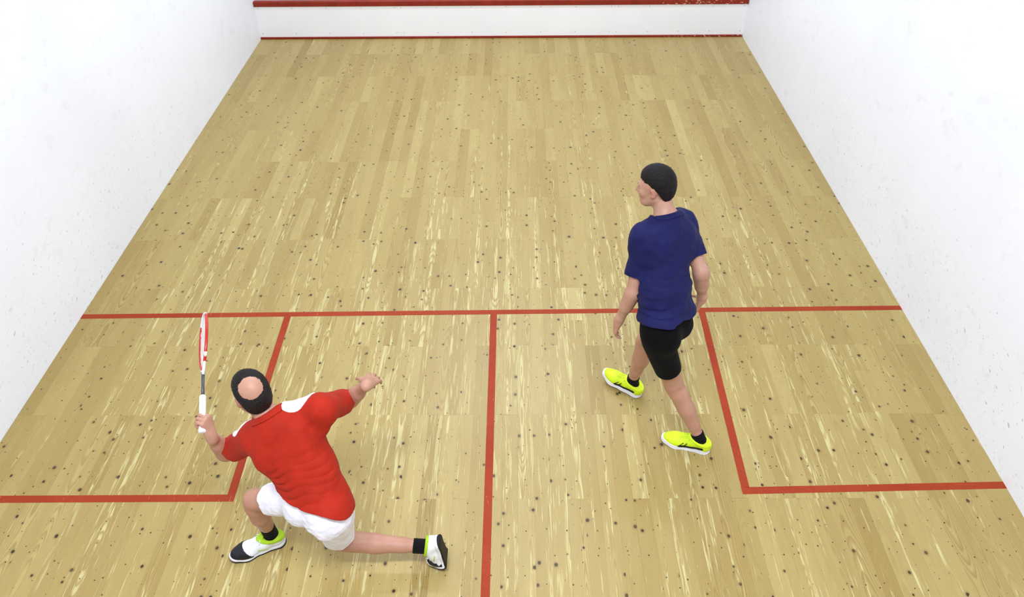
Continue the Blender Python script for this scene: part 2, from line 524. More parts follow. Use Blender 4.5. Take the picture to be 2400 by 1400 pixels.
def relax(v, q, it=1, w=0.5):
    for _ in range(it):
        acc = np.zeros_like(v); n = np.zeros(len(v))
        for i in range(4):
            a, b = q[:, i], q[:, (i + 1) % 4]
            np.add.at(acc, a, v[b]); np.add.at(acc, b, v[a]); np.add.at(n, a, 1); np.add.at(n, b, 1)
        v = v + w * (acc / np.maximum(n, 1)[:, None] - v)
    return v

def soft_mesh(name, v, q, m, parent=None, smooth=1):
    if smooth: v = relax(v, q, smooth)
    me = bpy.data.meshes.new(name)
    me.vertices.add(len(v)); me.vertices.foreach_set('co', v.astype(np.float32).ravel())
    me.loops.add(q.size); me.loops.foreach_set('vertex_index', q.astype(np.int32).ravel())
    me.polygons.add(len(q))
    me.polygons.foreach_set('loop_start', np.arange(0, q.size, 4, dtype=np.int32))
    me.polygons.foreach_set('use_smooth', np.ones(len(q), bool))
    me.update(calc_edges=True); me.validate()
    return link(name, me, m, parent)

def frame(fwd, up):
    f = unit(fwd); u = np.asarray(up, float); u = unit(u - f * np.dot(u, f)); r = np.cross(f, u)
    return f, u, r                        # forward, up, right

def rot_about(v, ax, ang):
    ax = unit(ax); c, s = math.cos(ang), math.sin(ang)
    return v * c + np.cross(ax, v) * s + ax * np.dot(ax, v) * (1 - c)

def waves(x, y, z, seed, lam):
    """soft random folds"""
    g = np.random.default_rng(seed); out = 0
    for i in range(5):
        d = unit(g.normal(size=3)); ph = g.uniform(0, 6.28); f = 2 * math.pi / (lam * g.uniform(0.7, 1.5))
        d2 = unit(g.normal(size=3)); f2 = f * 0.6
        out = out + np.sin((x * d[0] + y * d[1] + z * d[2]) * f + ph + 1.3 * np.sin((x * d2[0] + y * d2[1] + z * d2[2]) * f2))
    return out / 5

# ------------------------------------------------------------------ body pieces
def head_prims(c, f, u, r):
    P = lambda R, F, U: c + r * R + f * F + u * U
    R3 = np.stack([r, f, u])
    A = [el(P(0, -0.012, 0.030), (0.076, 0.096, 0.090), R3), el(P(0, 0.030, -0.030), (0.061, 0.066, 0.086), R3, 0.03),
         rc(P(-0.022, 0.052, -0.088), P(0.022, 0.052, -0.088), 0.024, 0.024, 0.03), rc(P(0, 0.066, -0.092), P(0, 0.074, -0.088), 0.022, 0.020, 0.02),
         rc(P(-0.050, -0.008, -0.050), P(-0.024, 0.055, -0.086), 0.018, 0.020, 0.03), rc(P(0.050, -0.008, -0.050), P(0.024, 0.055, -0.086), 0.018, 0.020, 0.03),
         rc(P(-0.034, 0.074, 0.018), P(0.034, 0.074, 0.018), 0.016, 0.016, 0.02),
         el(P(-0.040, 0.062, -0.025), (0.024, 0.024, 0.026), R3, 0.02), el(P(0.040, 0.062, -0.025), (0.024, 0.024, 0.026), R3, 0.02)]
    B = [rc(P(0, 0.088, 0.008), P(0, 0.110, -0.032), 0.008, 0.012, 0.012), rc(P(-0.012, 0.098, -0.036), P(0.012, 0.098, -0.036), 0.008, 0.008, 0.01),
         rc(P(-0.020, 0.085, -0.062), P(0.020, 0.085, -0.062), 0.0065, 0.0065, 0.006), rc(P(-0.016, 0.085, -0.072), P(0.016, 0.085, -0.072), 0.007, 0.007, 0.006)]
    for s in (-1, 1):
        er = np.stack([unit(r * s * 0.9 - f * 0.45), unit(f * 0.9 + r * s * 0.45), u])
        B += [el(P(s * 0.078, -0.012, -0.004), (0.008, 0.019, 0.031), er, 0.01), rc(P(s * 0.076, -0.006, -0.026), P(s * 0.073, -0.002, -0.034), 0.008, 0.007, 0.008)]
    cuts = [el(P(s * 0.032, 0.096, 0.000), (0.017, 0.016, 0.011), R3) for s in (-1, 1)]
    cuts += [el(P(s * 0.083, 0.002, -0.004), (0.008, 0.008, 0.012), R3) for s in (-1, 1)]
    return A + B, cuts

def hand_prims(w, d, pn, th, curl, thumb_curl=0.5, spread=0.05):
    """w wrist, d along the hand, pn out of the palm, th towards the thumb side"""
    d = unit(d); pn = unit(pn - d * np.dot(pn, d)); th = unit(th - d * np.dot(th, d) - pn * np.dot(th, pn))
    out = [rc(w - d * 0.02, w + d * 0.02, 0.026, 0.025, 0.02)]
    offs = (0.031, 0.0105, -0.0105, -0.030); ks = (0.090, 0.093, 0.088, 0.080); ln = (0.074, 0.083, 0.077, 0.060)
    for i in range(4):
        k = w + d * ks[i] + th * offs[i]
        out.append(rc(w + d * 0.018 + th * offs[i] * 0.55, k, 0.0155, 0.0120, 0.014))
        dd = unit(d + th * offs[i] / 0.03 * spread); p = k; ang = 0
        for j, (fr, ra, rb) in enumerate(((0.45, 0.0098, 0.0088), (0.31, 0.0088, 0.0080), (0.24, 0.0080, 0.0068))):
            ang = curl[i] * (0.85, 1.15, 0.75)[j]
            ax = np.cross(dd, pn)
            ax = np.cross(d, pn)
            dd = rot_about(dd, ax, ang)
            q = p + dd * ln[i] * fr
            out.append(rc(p, q, ra, rb, 0.004)); p = q
    b = w + d * 0.026 + th * 0.022 + pn * 0.006
    td = unit(th * 0.75 + d * 0.70 + pn * 0.25)
    q = b + td * 0.044
    out.append(rc(b, q, 0.0155, 0.0118, 0.014))
    ax = np.cross(td, unit(pn - th * 0.5))
    t2 = rot_about(td, ax, thumb_curl); q2 = q + t2 * 0.032; out.append(rc(q, q2, 0.0110, 0.0098, 0.004))
    t3 = rot_about(t2, ax, thumb_curl * 0.8); q3 = q2 + t3 * 0.026; out.append(rc(q2, q3, 0.0098, 0.0078, 0.004))
    out.append(rc(w + d * 0.03 + th * 0.012 + pn * 0.008, q - td * 0.01, 0.017, 0.013, 0.012))
    return out

def torso_prims(J):
    f, u, r = J['f'], J['u'], J['r']; pf, pu, pr = J['pf'], J['pu'], J['pr']
    P, N, M = J['P'], J['N'], J['waist']
    Rt, Rp = np.stack([r, f, u]), np.stack([pr, pf, pu])
    ch = N - u * 0.185 + f * 0.012
    out = [el(P, (0.162, 0.112, 0.115), Rp), el(M, (0.142, 0.100, 0.150), np.stack([unit(r + pr), unit(f + pf), unit(u + pu)]), 0.06),
           el(ch, (0.160, 0.112, 0.185), Rt, 0.06),
           el(ch + r * 0.07 + f * 0.05 + u * 0.05, (0.085, 0.06, 0.08), Rt, 0.05), el(ch - r * 0.07 + f * 0.05 + u * 0.05, (0.085, 0.06, 0.08), Rt, 0.05),
           el(ch + r * 0.085 - f * 0.055 + u * 0.06, (0.07, 0.045, 0.09), Rt, 0.05), el(ch - r * 0.085 - f * 0.055 + u * 0.06, (0.07, 0.045, 0.09), Rt, 0.05)]
    for s, h in ((-1, 'hipL'), (1, 'hipR')):
        out.append(el(J[h] - pf * 0.055 - pu * 0.01 - pr * s * 0.01, (0.085, 0.080, 0.095), Rp, 0.05))
    for s, sh in ((-1, 'shL'), (1, 'shR')):
        out += [rc(N - u * 0.045, J[sh] - u * 0.010, 0.064, 0.056, 0.05), rc(N + (J['head'] - N) * 0.05 - u * 0.012, J[sh] - r * s * 0.02 + u * 0.014, 0.048, 0.040, 0.05)]
    return out

def limb_prims(J, side):
    a, b, c = J['sh' + side], J['el' + side], J['wr' + side]
    h, kn, an = J['hip' + side], J['kn' + side], J['an' + side]
    ud, fd, td, sd = unit(b - a), unit(c - b), unit(kn - h), unit(an - kn)
    back = J['back' + side]
    arm = [rc(a, b, 0.053, 0.041, 0.03), rc(a + ud * 0.03, a + ud * 0.15, 0.053, 0.048, 0.03), rc(b, c, 0.040, 0.026, 0.02), rc(b + fd * 0.03, b + fd * 0.13, 0.043, 0.035, 0.03)]
    L = np.linalg.norm(an - kn); T = np.linalg.norm(kn - h)
    leg = [rc(h, kn, 0.080, 0.054, 0.04), rc(h + td * 0.06, h + td * T * 0.6, 0.080, 0.067, 0.04), rc(kn - td * 0.02, kn + sd * 0.03, 0.057, 0.053, 0.02),
           rc(kn, an, 0.050, 0.034, 0.02), rc(kn + sd * L * 0.16 + back * 0.018, kn + sd * L * 0.42 + back * 0.016, 0.047, 0.045, 0.04), rc(kn + sd * L * 0.42 + back * 0.014, kn + sd * L * 0.72 + back * 0.006, 0.043, 0.034, 0.03)]
    return arm, leg

# ------------------------------------------------------------------ materials of the players
def skin_mat(name, rgb, deep):
    k = NT(name, 0.48, 0.4)
    p = k.pos()
    c = k.mix(k.ramp(k.noise(p, 14.0, 3.0, 0.6), 0.2, 0.85), srgb(*rgb), srgb(*deep))
    t = k.attr('flush')
    c = k.mix(t.outputs['Fac'], c, srgb(176, 98, 88))
    k.base(c)
    k.b.inputs['Subsurface Weight'].default_value = 0.12
    k.b.inputs['Subsurface Radius'].default_value = (0.02, 0.008, 0.004)
    k.b.inputs['Subsurface Scale'].default_value = 0.4
    k.bump(k.noise(p, 300.0, 2.0, 0.6), 0.08, 0.001)
    return k.m
def cloth_mat(name, rgb, rough=0.75, weave=900.0, spec=0.2, var=0.04):
    k = NT(name, rough, spec)
    p = k.pos()
    lo = tuple(c * (1 - var) for c in rgb); hi = tuple(min(255, c * (1 + var)) for c in rgb)
    k.base(k.mix(k.ramp(k.noise(p, 12.0, 3.0, 0.6), 0.3, 0.7), srgb(*lo), srgb(*hi)))
    k.b.inputs['Sheen Weight'].default_value = 0.02
    k.bump(k.noise(p, weave, 2.0, 0.7), 0.15, 0.0008)
    return k.m
def hair_mat(name, rgb, hi):
    k = NT(name, 0.6, 0.18)
    p = k.pos()
    n = k.noise(p, 160.0, 3.0, 0.7)
    k.base(k.mix(k.ramp(n, 0.35, 0.75), srgb(*rgb), srgb(*hi)))
    k.bump(n, 0.7, 0.004)
    return k.m
M_SKIN_A = skin_mat('fair_skin', (188, 144, 121), (178, 131, 108))
M_SKIN_B = skin_mat('tanned_skin', (183, 137, 113), (172, 124, 101))
M_BLUE = cloth_mat('royal_blue_jersey', (19, 21, 70))
M_BLACK = cloth_mat('black_shorts_cloth', (9, 9, 10), 0.85, 900.0, 0.08)
M_RED = cloth_mat('red_jersey', (163, 33, 12))
M_WHITEC = cloth_mat('white_cloth', (232, 230, 236))
M_SOCK = cloth_mat('black_sock_knit', (10, 10, 11), 0.9, 500)
M_YEL = cloth_mat('neon_yellow_mesh', (206, 232, 36), 0.55, 700, 0.3, 0.05)
M_SHOEW = cloth_mat('white_shoe_leather', (228, 230, 232), 0.5, 700, 0.35)
M_SHOEK = cloth_mat('black_shoe_mesh', (18, 19, 24), 0.5, 700, 0.35)
M_GREEN = cloth_mat('lime_lining', (160, 196, 40), 0.7, 600)
M_SOLEW = painted('white_rubber', (226, 226, 228), 0.5, 0.35, 0.02)
M_SOLEK = painted('black_rubber', (24, 24, 25), 0.6, 0.3)
M_HAIR = hair_mat('black_hair', (12, 10, 10), (36, 30, 29))
M_HAIR2 = hair_mat('dark_brown_hair', (14, 11, 11), (46, 37, 35))
M_EYE = painted('eye_white', (225, 222, 218), 0.2, 0.6, 0.01)
M_IRIS = painted('dark_iris', (52, 36, 26), 0.2, 0.6)

# ------------------------------------------------------------------ shoe, built flat with its toe along +x, ankle over the origin
def make_shoe(parent, origin, fwd, up, mirror, style, toe_bend=0.0):
    h = 0.003
    def outline(X, Y):
        def c2(ax, ay, bx, by, ra, rb):
            ux, uy = bx - ax, by - ay; L2 = ux * ux + uy * uy
            t = np.clip(((X - ax) * ux + (Y - ay) * uy) / L2, 0, 1)
            return np.sqrt((X - ax - ux * t) ** 2 + (Y - ay - uy * t) ** 2) - (ra + (rb - ra) * t)
        a = c2(-0.036, 0.0, 0.06, -0.002, 0.036, 0.034); b = c2(0.06, -0.002, 0.145, 0.002, 0.034, 0.048); c = c2(0.145, 0.002, 0.200, 0.008, 0.048, 0.036)
        k = 0.03
        d = a
        for e in (b, c):
            hh = np.maximum(k - np.abs(d - e), 0) / k; d = np.minimum(d, e) - hh * hh * k * 0.25
        return d
    lift = lambda X: 0.02 * np.clip((X - 0.12) / 0.11, 0, 2) ** 2 + 0.006 * np.clip((-X - 0.02) / 0.05, 0, 2) ** 2
    def slab(z0, z1, grow):
        def fn(X, Y, Z):
            zz = Z - lift(X)
            heel = np.clip((0.03 - X) / 0.06, 0, 1); zz = Z - lift(X) - heel * 0.004 * (z1 > 0.01)
            d = outline(X, Y) - grow - heel * 0.002 + np.clip((zz - 0.02) * 0.12, -0.004, 0.004)
            e = np.abs(zz - (z0 + z1) / 2) - (z1 - z0) / 2
            a = np.maximum(d, 0); b = np.maximum(e, 0)
            return np.minimum(np.maximum(d, e), 0) + np.sqrt(a * a + b * b) - 0.003
        return fn, V3(-0.09, -0.07, z0 - 0.01), V3(0.26, 0.07, z1 + 0.05), 0.0
    lo, hi = V3(-0.095, -0.075, -0.012), V3(0.265, 0.075, 0.150)
    up_pr = [rc((-0.034, 0, 0.045), (0.05, 0, 0.050), 0.036, 0.038), rc((0.05, 0, 0.052), (0.140, 0.002, 0.034), 0.038, 0.040, 0.03), rc((0.140, 0.002, 0.036), (0.198, 0.008, 0.036), 0.038, 0.028, 0.03),
             el((0.142, 0.002, 0.036), (0.07, 0.048, 0.030), None, 0.03), rc((-0.030, 0, 0.060), (-0.006, 0, 0.090), 0.036, 0.042, 0.03), rc((-0.005, 0, 0.080), (0.085, 0, 0.052), 0.037, 0.030, 0.03),
             rc((-0.052, 0, 0.05), (-0.050, 0, 0.088), 0.018, 0.012, 0.02)]
    top = unit(V3(-0.28, 0, 1))
    F = Field(lo, hi, h)
    F.add(up_pr, 0.02)
    X, Y, Z = F.region(lo, hi)[1]
    F.g[:] = np.maximum(F.g, (0.016 - (Z - lift(X)) + 0 * Y).astype(np.float32))
    col = (X - 0.012) * top[0] + (Z - 0.098) * top[2] + 0.012 * np.sin(np.clip(np.abs(Y) / 0.05, 0, 1.5)) * 0 + 0 * Y
    F.g[:] = np.maximum(F.g, col.astype(np.float32))
    body = F.g.copy()
    F.cut([rc((-0.006, 0, 0.058), (-0.002, 0, 0.20), 0.034, 0.040)], 0.004)
    full = body
    f, u, r = frame(fwd, up)
    def place(v):
        v = v.copy(); v[:, 1] *= mirror
        if toe_bend:
            xb, zb = 0.135, 0.012
            t = np.clip((v[:, 0] - xb + 0.02) / 0.04, 0, 1); ang = toe_bend * t * t * (3 - 2 * t)
            dx, dz = v[:, 0] - xb, v[:, 2] - zb
            nx, nz = xb + dx * np.cos(ang) - dz * np.sin(ang), zb + dx * np.sin(ang) + dz * np.cos(ang)
            v[:, 0], v[:, 2] = nx, nz
        return origin + v[:, :1] * f - v[:, 1:2] * r + v[:, 2:] * u
    def emit(name, field, m, par, sm=1):
        v, q = field.mesh()
        if len(q) == 0: return None
        v = relax(v, q, sm) if sm else v
        if mirror < 0: q = q[:, ::-1]
        return soft_mesh(name, place(v), q, m, par, 0)
    def patch(name, region, m, par, th=0.0022, grow=0.0008):
        """a thin skin lying on the upper where region(X, Y, Z) < 0"""
        G = Field(lo, hi, h); G.g = np.maximum(np.abs(full - grow) - th, region(X, Y, Z)).astype(np.float32)
        return emit(name, G, m, par, 1)
    main = M_YEL if style == 'yellow' else M_SHOEW
    shoe = emit('shoe', F, main, parent)
    S = Field(lo, hi, h); S.add([slab(0.006, 0.021, -0.0015)], 0); emit('midsole', S, M_SOLEW, shoe)
    S = Field(lo, hi, h); S.add([slab(-0.001, 0.006, -0.0005)], 0); emit('outsole', S, M_SOLEK if style != 'yellow' else M_SOLEW, shoe)
    seg = lambda ax, az, bx, bz, w: (lambda X, Y, Z: (lambda t: np.sqrt((X - ax - (bx - ax) * t) ** 2 + (Z - az - (bz - az) * t) ** 2))(np.clip(((X - ax) * (bx - ax) + (Z - az) * (bz - az)) / ((bx - ax) ** 2 + (bz - az) ** 2), 0, 1)) - w + 0 * Y)
    if style == 'yellow':
        band = lambda X, Y, Z, sg: np.maximum(np.minimum.reduce([seg(0.108, 0.031, -0.024, 0.050, 0.0115)(X, Y, Z), seg(0.124, 0.028, 0.092, 0.062, 0.0026)(X, Y, Z), seg(0.092, 0.030, 0.070, 0.066, 0.0032)(X, Y, Z)]), 0.022 - sg * Y + 0 * X)
        for sg in (-1, 1):
            s = patch('side_stripe', lambda X, Y, Z: band(X, Y, Z, sg), M_SOLEK, shoe)
            if s: s['label'] = 'black side stripe crossed by two short bars'
        patch('heel_counter', lambda X, Y, Z: np.maximum(X + 0.036, Z - 0.066) + 0 * Y, M_YEL, shoe, 0.0026, 0.0014)
        lace_m = M_YEL
    else:
        s = patch('toe_cap', lambda X, Y, Z: (0.128 - X) + 0.75 * (Z - 0.048) + 0 * Y, M_SHOEK, shoe); s['label'] = 'black mesh toe cap'
        for sg in (-1, 1): patch('side_stripe', lambda X, Y, Z: np.maximum(seg(0.028, 0.044, 0.078, 0.058, 0.0032)(X, Y, Z), 0.022 - sg * Y), M_GREEN, shoe)
        lace_m = M_SHOEW
    # padded collar and tongue
    cm = M_GREEN if style != 'yellow' else M_YEL
    G = Field(lo, hi, h); G.g = np.maximum(np.maximum(np.abs(full - 0.0005) - 0.0045, -(col + 0.013)), col - 0.003).astype(np.float32)
    G.cut([rc((-0.004, 0, 0.05), (-0.002, 0, 0.20), 0.033, 0.038)], 0.003)
    emit('collar', G, cm, shoe)
    G = Field(lo, hi, h); G.add([rc((0.055, -0.016, 0.090), (0.055, 0.016, 0.090), 0.006, 0.006), rc((0.040, -0.018, 0.108), (0.040, 0.018, 0.108), 0.006, 0.006), rc((0.055, 0, 0.09), (0.036, 0, 0.116), 0.012, 0.010)], 0.012)
    emit('tongue', G, main if style == 'yellow' else M_GREEN, shoe)
    # crossed laces
    G = Field(lo, hi, h * 0.8)
    zt = lambda x, y: max((z for z in np.arange(0.03, 0.12, 0.002) if full[tuple(np.clip(np.round((V3(x, y, z) - lo) / h).astype(int), 0, np.array(full.shape) - 1))] < 0), default=0.05)
    for i in range(5):
        x0 = 0.052 + 0.014 * i; x1 = x0 + 0.014
        for s in (-1, 1):
            pts = [V3(x0 + (x1 - x0) * t, s * (0.022 - 0.044 * t), 0) for t in (0, .33, .67, 1)]
            for p in pts: p[2] = zt(p[0], p[1]) + 0.003
            G.add([rc(a, b, 0.0030, 0.0030) for a, b in zip(pts[:-1], pts[1:])], 0.001)
    for s in (-1, 1):       # bow loops
        G.add([rc((0.05, 0, 0.095), (0.052, s * 0.02, 0.106), 0.003, 0.003), rc((0.052, s * 0.02, 0.106), (0.064, s * 0.036, 0.090), 0.003, 0.003), rc((0.064, s * 0.036, 0.090), (0.056, s * 0.012, 0.09), 0.003, 0.003)], 0.001)
    emit('laces', G, lace_m, shoe, 0)
    return shoe

# ================================================================== the two players
def set_flush(o, spots):
    me = o.data
    n = len(me.vertices); co = np.empty(n * 3, np.float32); me.vertices.foreach_get('co', co); co = co.reshape(-1, 3)
    v = np.zeros(n, np.float32)
    for p, rad, a in spots:
        d = np.linalg.norm(co - np.asarray(p, np.float32), axis=1)
        v = np.maximum(v, a * np.clip(1 - d / rad, 0, 1))
    at = me.attributes.new('flush', 'FLOAT', 'POINT'); at.data.foreach_set('value', v)

def build_person(J, hands, skin, label, H=0.004):
    tor = torso_prims(J)
    aL, lL = limb_prims(J, 'L'); aR, lR = limb_prims(J, 'R')
    hc, hf, hu = J['head'], J['hf'], J['hu']
    f, u, r = frame(hf, hu)
    hp, hcut = head_prims(hc, f, u, r)
    neck = [rc(J['N'] - J['u'] * 0.03, hc - u * 0.055 - f * 0.022, 0.060, 0.054, 0.03)]
    feet = []
    for s in 'LR':
        ff, fu = J['ff' + s], J['fu' + s]
        feet += [rc(J['an' + s] - unit(fu) * 0.02, J['an' + s] + unit(ff) * 0.06 - unit(fu) * 0.055, 0.026, 0.020, 0.01)]
    allp = tor + aL + aR + lL + lR + hp + neck + feet + hands
    lo, hi = bounds(allp, 0.03)
    F = Field(lo, hi, H)
    F.add(tor, 0.04); F.add(lL, 0.03); F.add(lR, 0.03); F.add(aL, 0.03); F.add(aR, 0.03); F.add(feet, 0.02)
    F.add(neck, 0.03); F.add(hp, 0.02); F.cut(hcut, 0.010); F.add(hands, 0.008)
    body = soft_mesh('person', *F.mesh(), skin, None, 1)
    tag(body, label, 'person')
    P = lambda R, Fw, U: hc + r * R + f * Fw + u * U
    set_flush(body, [(P(0, 0.098, -0.068), 0.024, 0.8), (P(0.08, -0.01, 0), 0.045, 0.45), (P(-0.08, -0.01, 0), 0.045, 0.45), (J['knL'], 0.09, 0.25), (J['knR'], 0.09, 0.25), (P(0.045, 0.075, -0.03), 0.04, 0.3), (P(-0.045, 0.075, -0.03), 0.04, 0.3)])
    # eyes and brows
    for s in (-1, 1):
        e = Field(P(s * 0.032, 0.080, 0) - 0.02, P(s * 0.032, 0.080, 0) + 0.02, 0.002); e.add([el(P(s * 0.032, 0.0758, 0), (0.0122,) * 3)], 0)
        eye = soft_mesh('eye', *e.mesh(), M_EYE, body, 0)
        e = Field(P(s * 0.032, 0.09, 0) - 0.012, P(s * 0.032, 0.09, 0) + 0.012, 0.0015); e.add([el(P(s * 0.032, 0.0858, 0), (0.0058, 0.0030, 0.0058), np.stack([r, f, u]))], 0)
        soft_mesh('iris', *e.mesh(), M_IRIS, eye, 0)
        c = P(s * 0.034, 0.086, 0.022)
        e = Field(c - 0.035, c + 0.035, 0.002); e.add([rc(P(s * 0.016, 0.0905, 0.024), P(s * 0.036, 0.0865, 0.026), 0.0040, 0.004), rc(P(s * 0.036, 0.0865, 0.026), P(s * 0.052, 0.074, 0.020), 0.004, 0.0025)], 0.003)
        soft_mesh('eyebrow', *e.mesh(), J['hairm'], body, 0)
    return body, F, tor

def on_grid(B, lo, hi):
    o = B.lo + np.round((np.asarray(lo) - B.lo) / B.h) * B.h
    return Field(o, hi, B.h)
def over_body(F, B, gap, reach=0.035):
    """the cloth never lies closer to the skin than gap"""
    a = np.round((F.lo - B.lo) / B.h).astype(int); i0 = np.maximum(a, 0); i1 = np.minimum(a + F.n, B.n)
    sb = tuple(slice(int(p), int(q)) for p, q in zip(i0, i1)); sf = tuple(slice(int(p), int(q)) for p, q in zip(i0 - a, i1 - a))
    F.g[sf] = np.minimum(F.g[sf], np.maximum(B.g[sb] - gap, F.g[sf] - reach))

def wear_shirt(body, BF, J, tor, mat, sleeve, hem, wrinkle, tilt=0.12, grow=0.014, H=0.004, patches=()):
    u, pu = J['u'], J['pu']
    pr = list(tor)
    lo, hi = bounds(pr + [rc(J['shL'], J['elL'], .08, .08), rc(J['shR'], J['elR'], .08, .08)], 0.05)
    F = on_grid(BF, lo, hi)
    lo, hi = F.lo, F.lo + F.h * (F.n - 1)
    F.add(tor, 0.05, grow)
    # the cloth falls from the shoulder blades to the hem
    F.add([el(J['P'] - pu * 0.02, (0.186, 0.142, 0.17), np.stack([J['pr'], J['pf'], pu]), 0.05)] + [el(J[h] - J['pf'] * 0.055 + pu * 0.01, (0.108, 0.105, 0.12), np.stack([J['pr'], J['pf'], pu]), 0.05) for h in ('hipL', 'hipR')], 0.05)
    F.add([el(J['waist'], (0.158 * J.get('slim', 1.0), 0.118, 0.16), np.stack([J['r'], J['f'], u]), 0.06)], 0.05)
    for s in 'LR':
        a, b = J['sh' + s], J['el' + s]; d = unit(b - a)
        e = a + d * np.linalg.norm(b - a) * sleeve[s]
        F.add([rc(a - d * 0.03, a + (J['waist'] - a) * 0.25, 0.06, 0.05, 0.05)], 0.05)
        F.add([capped(rc(a - d * 0.02, e + d * 0.09, 0.070, 0.066), [(e, d)])], 0.03)
    def folds(x, y, z, d):
        w = waves(x, y, z, wrinkle[0], 0.11) * wrinkle[1] + waves(x, y, z, wrinkle[0] + 1, 0.05) * wrinkle[1] * 0.35
        s = (x - J['P'][0]) * pu[0] + (y - J['P'][1]) * pu[1] + (z - J['P'][2]) * pu[2]
        q = (x - J['P'][0]) * J['pr'][0] + (y - J['P'][1]) * J['pr'][1] + (z - J['P'][2]) * J['pr'][2]
        ph = 2 * math.pi * (s + 1.3 * q * q + 0.012 * np.sin(q * 23 + s * 30) + wrinkle[3] * q) / 0.042
        m = np.exp(-((s - 0.17) / 0.11) ** 2) * np.exp(-(np.maximum(np.abs(q) - 0.15, 0) / 0.025) ** 2)
        return d + w + ((1 - np.abs(np.sin(ph * 0.5))) ** 1.6 * m * wrinkle[2] - m * wrinkle[2] * 0.25) * (0.55 + 0.45 * np.sin(q * 14 + s * 19 + 1.0))
    F.apply(folds)
    over_body(F, BF, 0.006, 0.004)
    J['shirtF'] = (F.lo.copy(), F.n.copy(), F.g.copy())
    for s in 'LR':
        a, b = J['sh' + s], J['el' + s]; d = unit(b - a)
        e = a + d * np.linalg.norm(b - a) * sleeve[s]
        F.cut([rc(e - d * 0.03, e + d * 0.06, 0.056, 0.062)], 0.004)
    pu = unit(pu + J['pf'] * tilt + J['pr'] * J.get('hemside', 0.0)); h0 = J['P'] - pu * hem; J['hem'] = (h0, pu)
    def hm(x, y, z, g):
        w = 0.006 * np.sin(x * 31 + y * 17)
        pl = -((x - h0[0]) * pu[0] + (y - h0[1]) * pu[1] + (z - h0[2]) * pu[2]) + w
        return np.maximum(g, pl)
    F.apply(hm, 0.3)
    # opening at the neck
    ax = unit(J['head'] - J['N']); ax = unit(ax + J['u'] * 0.8)
    n0 = J['N'] + ax * J.get('neckline', 0.0)
    def nk(x, y, z):
        q = np.stack([x - n0[0], y - n0[1], z - n0[2]], 1); t = q @ ax; fr = q @ J['f']
        return t + 0.45 * np.clip(fr, 0, 0.1), np.linalg.norm(q - t[:, None] * ax, axis=1)
    def opening(x, y, z, g):
        t, rr = nk(x, y, z)
        return np.where((rr < 0.088) & (t > -0.05) & (t < 0.22), np.maximum(g, t), g)
    F.apply(opening, 0.3)
    F.cut([rc(J['N'] - ax * 0.02 + J['f'] * 0.012, J['N'] + ax * 0.10 + J['f'] * 0.03, 0.058, 0.064)], 0.004)
    shirt = soft_mesh('shirt', *F.mesh(), mat, body, 1)
    G = on_grid(BF, lo, hi); G.n = F.n.copy(); G.g = np.maximum(np.abs(F.g - 0.001) - 0.0045, 0.0)
    def ring(x, y, z, g):
        t, rr = nk(x, y, z)
        return np.maximum(g, np.maximum(np.abs(t + 0.007) - 0.014, rr - 0.098))
    G.g = np.abs(F.g - 0.001) - 0.0045
    G.g[:] = np.where(np.abs(F.g) < 0.06, G.g, 1.0)
    G.apply(ring, 0.06)
    v, q = G.mesh()
    if len(q): soft_mesh('collar', v, q, mat, shirt, 1)
    for nm, m, reg in patches:
        G.g = np.maximum(np.abs(F.g - 0.001) - 0.0045, 0)
        X, Y, Z = F.region(lo, hi)[1]
        G.g = np.maximum(np.abs(F.g - 0.001) - 0.0045, reg(X, Y, Z)).astype(np.float32)
        v, q = G.mesh()
        if len(q): soft_mesh(nm, v, q, m, shirt, 1)['label'] = 'white shoulder panel'
    return shirt

